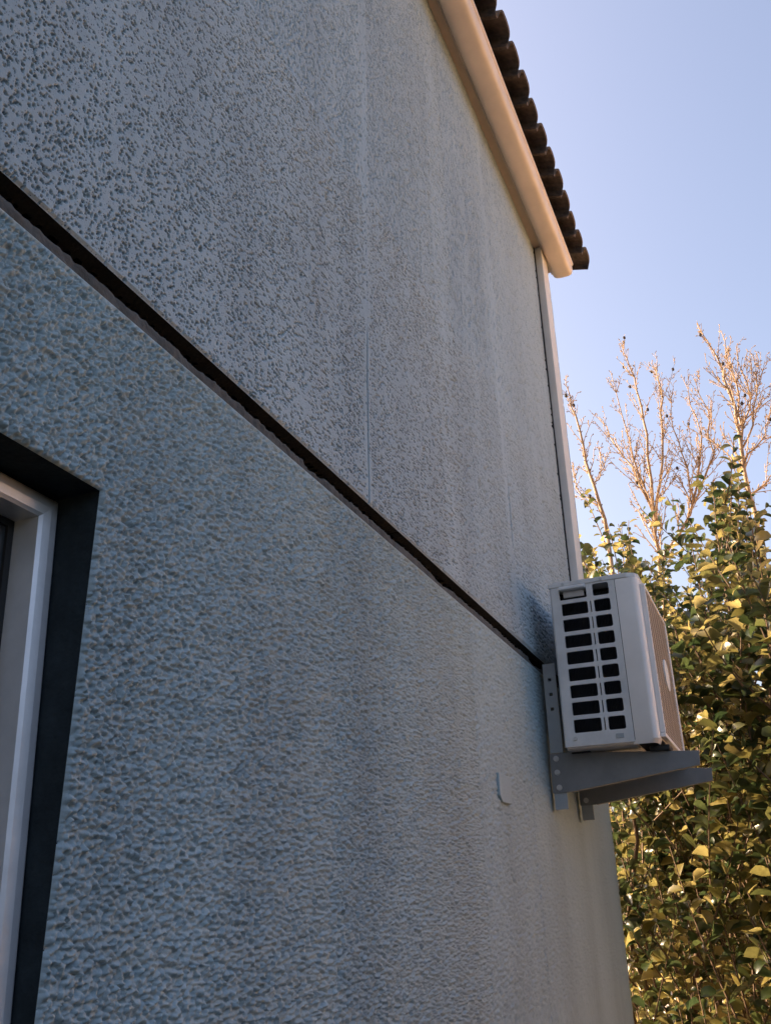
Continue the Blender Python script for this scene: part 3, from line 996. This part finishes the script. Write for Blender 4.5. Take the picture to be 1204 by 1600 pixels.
# ------------------------------------------------------------------ plants
def leaf_shape(length, width, cup, curl, seed):
    """one rounded leaf along +Y, face up +Z, 5x3 vertices"""
    r = random.Random(seed)
    prof = [0.10, 0.76, 1.0, 0.84, 0.16]
    tt = [0.0, 0.2, 0.52, 0.84, 1.0]
    v = []
    for wv, t in zip(prof, tt):
        y = length * t * (1 - 0.18 * abs(curl) * t)
        zc = -curl * length * 0.42 * t * t
        for sx in (-1, 0, 1):
            x = sx * width * 0.5 * wv * (1 - 0.22 * cup * abs(sx))
            z = zc + cup * width * 0.42 * wv * abs(sx) + r.uniform(-.012, .012)
            v.append((x, y, z))
    f = []
    for i in range(len(prof) - 1):
        for j in range(2):
            a = i * 3 + j
            f.append((a, a + 1, a + 4, a + 3))
    return np.array(v), np.array(f)


LEAFS = [leaf_shape(1.0, 0.78, cu, cl, i) for i, (cu, cl) in enumerate([(0.6, 0.4), (1.1, 0.6), (0.5, 1.1), (0.8, -0.4), (1.4, 0.8), (0.3, 0.7)])]


def project(p):
    q = (np.asarray(p) - CAM) @ CR                   # rows: R^T (p - c)
    d = -q[..., 2]
    return 602 + 1411.4 * q[..., 0] / d, 800 - 1411.4 * q[..., 1] / d, d


def frame_from(d, up_hint, roll):
    d = d / np.linalg.norm(d)
    s = np.cross(d, up_hint)
    if np.linalg.norm(s) < 1e-3: s = np.cross(d, np.array([1.0, 0, 0]))
    s /= np.linalg.norm(s)
    n_ = np.cross(s, d)
    c, sn_ = math.cos(roll), math.sin(roll)
    s2 = s * c + n_ * sn_; n2 = -s * sn_ + n_ * c
    return np.stack([s2, d, n2], 1)                  # columns: x, y, z


def shrub(label, base, shoots, leaf_len, stems, seed, singles=300):
    """stems up from the ground, upright leafy shoots; the nearest leaves in view are single objects"""
    r = np.random.default_rng(seed)
    root = empty('evergreen_shrub', base)
    tag(root, label, 'shrub', 'leafy evergreen shrubs beyond the house corner')
    for (pts, rad) in stems:
        MB().tube(pts, np.linspace(rad, rad * 0.35, len(pts)), 7).build('stem', M_STEM, root, sm=True)
    tw = MB()
    leaves = []
    for (p, d, ln) in shoots:
        p = np.array(p, float); d = np.array(d, float); d /= np.linalg.norm(d)
        npt = 6
        bend = r.normal(0, 0.12, 3)
        pts = []
        q = p.copy(); dd = d.copy()
        for i in range(npt):
            pts.append(q.copy())
            q = q + dd * ln / (npt - 1)
            dd = dd + bend / (npt - 1) + np.array([0, 0, 0.05]); dd /= np.linalg.norm(dd)
        tw.tube(pts, np.linspace(0.0045, 0.0018, npt), 4, cap=False)
        nl = int(ln / 0.026)
        ph = r.uniform(0, 6.28)
        for i in range(nl):
            t = 0.08 + 0.92 * (i + r.uniform(0, .5)) / nl
            k_ = min(int(t * (npt - 1)), npt - 2); fr_ = t * (npt - 1) - k_
            a_ = pts[k_] * (1 - fr_) + pts[k_ + 1] * fr_
            ph += 2.4 + r.normal(0, 0.25)
            ax = pts[k_ + 1] - pts[k_]; ax /= np.linalg.norm(ax)
            e1 = np.cross(ax, [0.3, 0.9, 0.1]); e1 /= np.linalg.norm(e1); e2 = np.cross(ax, e1)
            outw = e1 * math.cos(ph) + e2 * math.sin(ph)
            ld = outw * r.uniform(0.6, 1.0) + ax * r.uniform(0.1, 0.9) + np.array([0, 0, r.uniform(-0.35, 0.15)])
            size = leaf_len * r.uniform(0.4, 1.2) * (1.0 - 0.4 * t ** 3)
            F = frame_from(ld, ax, r.normal(0, 0.45))
            leaves.append((a_ + outw * 0.006, F, size, int(r.integers(0, len(LEAFS)))))
    tw.build('shoot', M_STEM, root)
    tag(root.children[-1], kind='stuff')
    P = np.array([l[0] for l in leaves])
    u, v_, dep = project(P)
    view = (u > 915) & (u < 1200) & (v_ > 500) & (v_ < 1596) & ~((u < 1085) & (v_ > 900) & (v_ < 1265)) & (u > 905 + (v_ - 900) * 0.12)
    score = np.where(view, dep / np.array([l[2] for l in leaves]), 1e9)
    pick = set(np.argsort(score)[:singles].tolist()) if singles else set()
    pick = {i for i in pick if score[i] < 1e8}
    V, Fq = [], []
    off = 0
    lm = {}
    for i, (p, F, s, kd) in enumerate(leaves):
        lv, lf = LEAFS[kd]
        if i in pick:
            if kd not in lm:
                me = np_mesh('leaf', lv, lf); me.materials.append(M_LEAF); lm[kd] = me
            o = bpy.data.objects.new('leaf', lm[kd])
            col.objects.link(o)
            o.parent = root
            mw = Matrix.Identity(4)
            for a in range(3):
                for b in range(3): mw[a][b] = F[a, b] * s
                mw[a][3] = p[a] - base[a]
            o.matrix_basis = mw
        else:
            V.append((lv * s) @ F.T + p); Fq.append(lf + off); off += len(lv)
    fo_ = link('foliage', np_mesh('foliage', np.concatenate(V), np.concatenate(Fq)), M_LEAF, root)
    tag(fo_, kind='stuff')
    return root


def volume_shoots(n, cx, cy, rx, ry, z0, z1, top, seed, ln=(0.35, 0.75), lean=0.35):
    """shoots spread through a rounded volume whose height follows top(x, y)"""
    r = np.random.default_rng(seed)
    out = []
    while len(out) < n:
        x, y = r.uniform(-1, 1, 2)
        if x * x + y * y > 1: continue
        X, Y = cx + x * rx, cy + y * ry
        zt = z1 + top(X, Y)
        l_ = r.uniform(*ln)
        Z = z0 + (zt - l_ - z0) * r.uniform(0, 1) ** 0.85
        d = np.array([x * 0.5 + r.normal(0, lean), y * 0.5 + r.normal(0, lean), 1.0])
        out.append(((X, Y, Z), d, l_))
    return out


def stems_for(base, n, height, spread, seed, rad):
    r = np.random.default_rng(seed)
    out = []
    for i in range(n):
        p = np.array([base[0] + r.uniform(-.12, .12), base[1] + r.uniform(-.12, .12), 0.0])
        a = r.uniform(0, 6.28)
        d = np.array([math.cos(a) * spread, math.sin(a) * spread, height * r.uniform(.8, 1)])
        pts = [p + d * t + np.array([r.normal(0, .03), r.normal(0, .03), 0]) * (t > 0) for t in np.linspace(0, 1, 7)]
        out.append((pts, rad * r.uniform(.7, 1.1)))
    return out

wob = lambda X, Y: 0.25 * math.sin(X * 5.1 + 1) + 0.3 * math.sin(Y * 9.3 + 0.6)
shrub('bushy evergreen shrub just beyond the house corner, lit yellow low down', (4.75, 0.05, 0),
      volume_shoots(500, 4.75, -0.32, 0.66, 0.66, 0.45, EYE + 1.9, wob, 21), 0.079, stems_for((4.75, .05), 5, 2.6, .5, 5, .02), 31)
shrub('near evergreen shrub with large curled leaves at the right edge', (4.15, -0.68, 0),
      volume_shoots(140, 4.1, -0.82, 0.38, 0.38, 0.8, EYE + 1.30, wob, 22), 0.098, stems_for((4.1, -.8), 4, 2.0, .3, 6, .018), 32)
shrub('taller evergreen shrub behind, its upright shoots standing against the sky', (5.9, -0.1, 0),
      volume_shoots(450, 5.9, -0.28, 0.6, 0.85, 0.8, EYE + 2.3, wob, 23), 0.082, stems_for((5.9, -.1), 5, 3.4, .6, 7, .03), 33)

shrub('farthest evergreen shrub, a dark low mass seen through the leaves in front', (7.6, 0.2, 0),
      volume_shoots(420, 7.6, 0.2, 0.7, 1.5, 0.35, EYE + 1.7, wob, 24), 0.085, stems_for((7.6, .2), 5, 2.4, .8, 8, .03), 34, singles=0)


def bare_tree(label, base, fork, limbs, seed, twl=0.55, cones=8):
    """trunk to the fork, upright limbs, side shoots set with buds"""
    r = np.random.default_rng(seed)
    root = empty('bare_tree', base)
    tag(root, label, 'tree', 'leafless trees behind the shrubs')
    base = np.array(base, float); fork = np.array(fork, float)
    MB().tube([base, base * .6 + fork * .4 + [.03, -.02, 0], base * .25 + fork * .75 + [-.02, .02, 0], fork], [.05, .036, .024, .015], 8).build('trunk', M_TWIG, root, sm=True)
    tw = MB()
    conepos = []

    def buds(pts, ln):
        n_ = int(ln / 0.045)
        for i in range(n_):
            t = (i + r.uniform(0, 1)) / max(n_, 1)
            k_ = min(int(t * (len(pts) - 1)), len(pts) - 2); f_ = t * (len(pts) - 1) - k_
            p = pts[k_] * (1 - f_) + pts[k_ + 1] * f_
            ax = pts[k_ + 1] - pts[k_]; ax /= np.linalg.norm(ax)
            sd_ = r.normal(0, 1, 3); sd_ -= ax * (sd_ @ ax); sd_ /= np.linalg.norm(sd_)
            d = ax * 0.75 + sd_ * 0.65
            L_ = r.uniform(.018, .045)
            tw.tube([p, p + d * L_ * .45, p + d * L_ * .75, p + d * L_], [.0016, .0022, .0052, .001], 4, cap=False)

    def shoot(p, d, ln, rad, lev):
        n_ = 6
        pts = [np.array(p)]
        d = d / np.linalg.norm(d)
        for i in range(n_ - 1):
            d = d + r.normal(0, .07, 3) + np.array([0, 0, .05]); d /= np.linalg.norm(d)
            pts.append(pts[-1] + d * ln / (n_ - 1))
        tw.tube(pts, np.linspace(rad, max(rad * .45, .0016), n_), 4, cap=False)
        buds(pts, ln)
        if lev > 0:
            m_ = int(ln / 0.13)
            for i in range(m_):
                t = r.uniform(.1, .95)
                k_ = min(int(t * (n_ - 1)), n_ - 2)
                ax = pts[k_ + 1] - pts[k_]; ax /= np.linalg.norm(ax)
                sd_ = r.normal(0, 1, 3); sd_ -= ax * (sd_ @ ax); sd_ /= np.linalg.norm(sd_)
                shoot(pts[k_] + (pts[k_ + 1] - pts[k_]) * r.uniform(), ax + sd_ * r.uniform(.35, .7), ln * r.uniform(.25, .5) * (1.1 - t * .6), rad * .6, lev - 1)
        if r.uniform() < .25: conepos.append(pts[-2])
    for (pts, rad) in limbs:
        P = [np.array(p, float) for p in pts]
        # resample with a little waver
        Q = []
        for a_, b_ in zip(P[:-1], P[1:]):
            for t in np.linspace(0, 1, 5)[:-1]:
                Q.append(a_ * (1 - t) + b_ * t + r.normal(0, .010, 3) * (t > 0))
        Q.append(P[-1])
        MB().tube(Q, np.linspace(rad * 0.66, .0026, len(Q)), 6).build('limb', M_TWIG, root, sm=True)
        ln = sum(np.linalg.norm(b_ - a_) for a_, b_ in zip(Q[:-1], Q[1:]))
        buds(Q, ln)
        for i in range(int(ln / 0.062)):
            t = r.uniform(.12, .97)
            k_ = min(int(t * (len(Q) - 1)), len(Q) - 2)
            ax = Q[k_ + 1] - Q[k_]; ax /= np.linalg.norm(ax)
            sd_ = r.normal(0, 1, 3); sd_ -= ax * (sd_ @ ax); sd_ /= np.linalg.norm(sd_)
            shoot(Q[k_], ax + sd_ * r.uniform(.4, .75) + np.array([0, 0, .15]), twl * r.uniform(.35, 1.0) * (1.15 - .75 * t), rad * (1 - t) * .18 + .0020, 1)
    t_ = tw.build('twig', M_TWIG, root)
    tag(t_, kind='stuff')
    cme = None
    sel = [conepos[i] for i in r.permutation(len(conepos))[:cones]]
    for p in sel:
        if cme is None:
            bm = bmesh.new(); bmesh.ops.create_icosphere(bm, subdivisions=1, radius=.014)
            for v in bm.verts: v.co.z *= 1.35; v.co += Vector((random.uniform(-.002, .002),) * 3)
            cme = bpy.data.meshes.new('cone'); bm.to_mesh(cme); bm.free(); cme.materials.append(M_CONE)
        link('cone', cme, None, root, loc=Vector(p))
    return root

E_ = EYE
def up(l): return [(x, y, EYE + z) for (x, y, z) in l]
bare_tree('slender leafless sapling with few twigs, nearest the white corner board', (6.2, 0.15, 0), (6.2, 0.25, EYE + 2.5),
          [(up([(6.2, .25, 2.5), (6.2, .32, 3.03), (6.2, .37, 3.54), (6.2, .41, 3.93)]), .022),
           (up([(6.2, .28, 2.76), (6.3, .43, 2.94), (6.4, .48, 3.19)]), .010),
           (up([(6.2, .31, 2.92), (6.3, .24, 3.09), (6.4, .20, 3.25)]), .009)], 41, twl=.34, cones=3)
bare_tree('many stemmed leafless tree with orange brown twigs, in the middle of the bare trees', (7.2, 0.0, 0), (7.2, 0.02, EYE + 2.6),
          [(up([(7.2, .02, 2.6), (7.2, 0, 2.92), (7.2, -.05, 3.78), (7.2, -.02, 4.37), (7.2, .05, 4.77)]), .026),
           (up([(7.2, 0, 2.92), (7.3, -.16, 3.74), (7.4, -.21, 4.37), (7.5, -.16, 4.67)]), .020),
           (up([(7.2, 0, 3.06), (7.3, .1, 3.61), (7.4, .2, 4.62)]), .016),
           (up([(7.2, .03, 3.18), (7.3, .18, 3.66), (7.4, .37, 4.17)]), .015),
           (up([(7.2, 0, 2.6), (7.3, -.31, 3.1), (7.4, -.48, 3.77), (7.5, -.40, 4.47)]), .024),
           (up([(7.3, -.33, 3.16), (7.3, -.29, 3.71), (7.4, -.27, 4.28)]), .012),
           (up([(7.3, -.31, 3.1), (7.3, -.55, 3.52), (7.4, -.57, 4.01), (7.5, -.49, 4.45)]), .015)], 42, twl=.52, cones=12)
bare_tree('tallest leafless tree with fanned upright twigs, at the right edge', (6.6, -0.7, 0), (6.6, -0.74, EYE + 2.4),
          [(up([(6.6, -.74, 2.4), (6.6, -.76, 3.21), (6.6, -.76, 3.64), (6.6, -.72, 4.01), (6.6, -.62, 4.36)]), .027),
           (up([(6.6, -.76, 3.21), (6.7, -.82, 3.8), (6.8, -.79, 4.38)]), .014),
           (up([(6.6, -.76, 3.24), (6.7, -.9, 3.66), (6.8, -.88, 4.21)]), .013),
           (up([(6.6, -.76, 3.18), (6.7, -.94, 3.65), (6.8, -1.02, 4.04)]), .013),
           (up([(6.6, -.76, 3.08), (6.7, -.95, 3.31), (6.8, -1.03, 3.57)]), .012),
           (up([(6.6, -.75, 2.76), (6.7, -.91, 2.96), (6.8, -1.04, 3.11)]), .012)], 43, twl=.5, cones=9)

# ------------------------------------------------------------------ street side: railing and a white house front, seen through gaps
rail = empty('garden_railing', (9.6, 1.0, 0))
tag(rail, 'dark iron garden railing of slim posts seen low through the shrubs', 'railing')
for i in range(14):
    y = -2.2 + i * 0.36
    MB().box(9.58, 9.62, y - .02, y + .02, 0.0, 1.5).build('post', M_IRON, rail, bevel=.003)
for z in (0.25, 1.38):
    MB().box(9.59, 9.61, -2.4, 2.8, z, z + .04).build('cross_bar', M_IRON, rail)
wh = empty('white_house', (36, 4, 0))
tag(wh, 'distant white house front across the street, glimpsed between the leaves', 'house')
MB().box(34, 40, -14, 18, 0, 3.2).build('wall', M_WHITE, wh)
MB().prism([(33.6, 3.2), (40.4, 3.2), (37, 4.6)], -14.4, 18.4, 1).build('roof', M_TILE, wh)
for y in (-10, -5, 0, 5, 10, 15):
    wo = MB().box(33.94, 34.02, y - .6, y + .6, 1.0, 2.2).build('window', M_GLASS, wh)
    MB().box(33.90, 34.01, y - .7, y + .7, 0.92, 0.98).build('sill', M_KERB, wo)
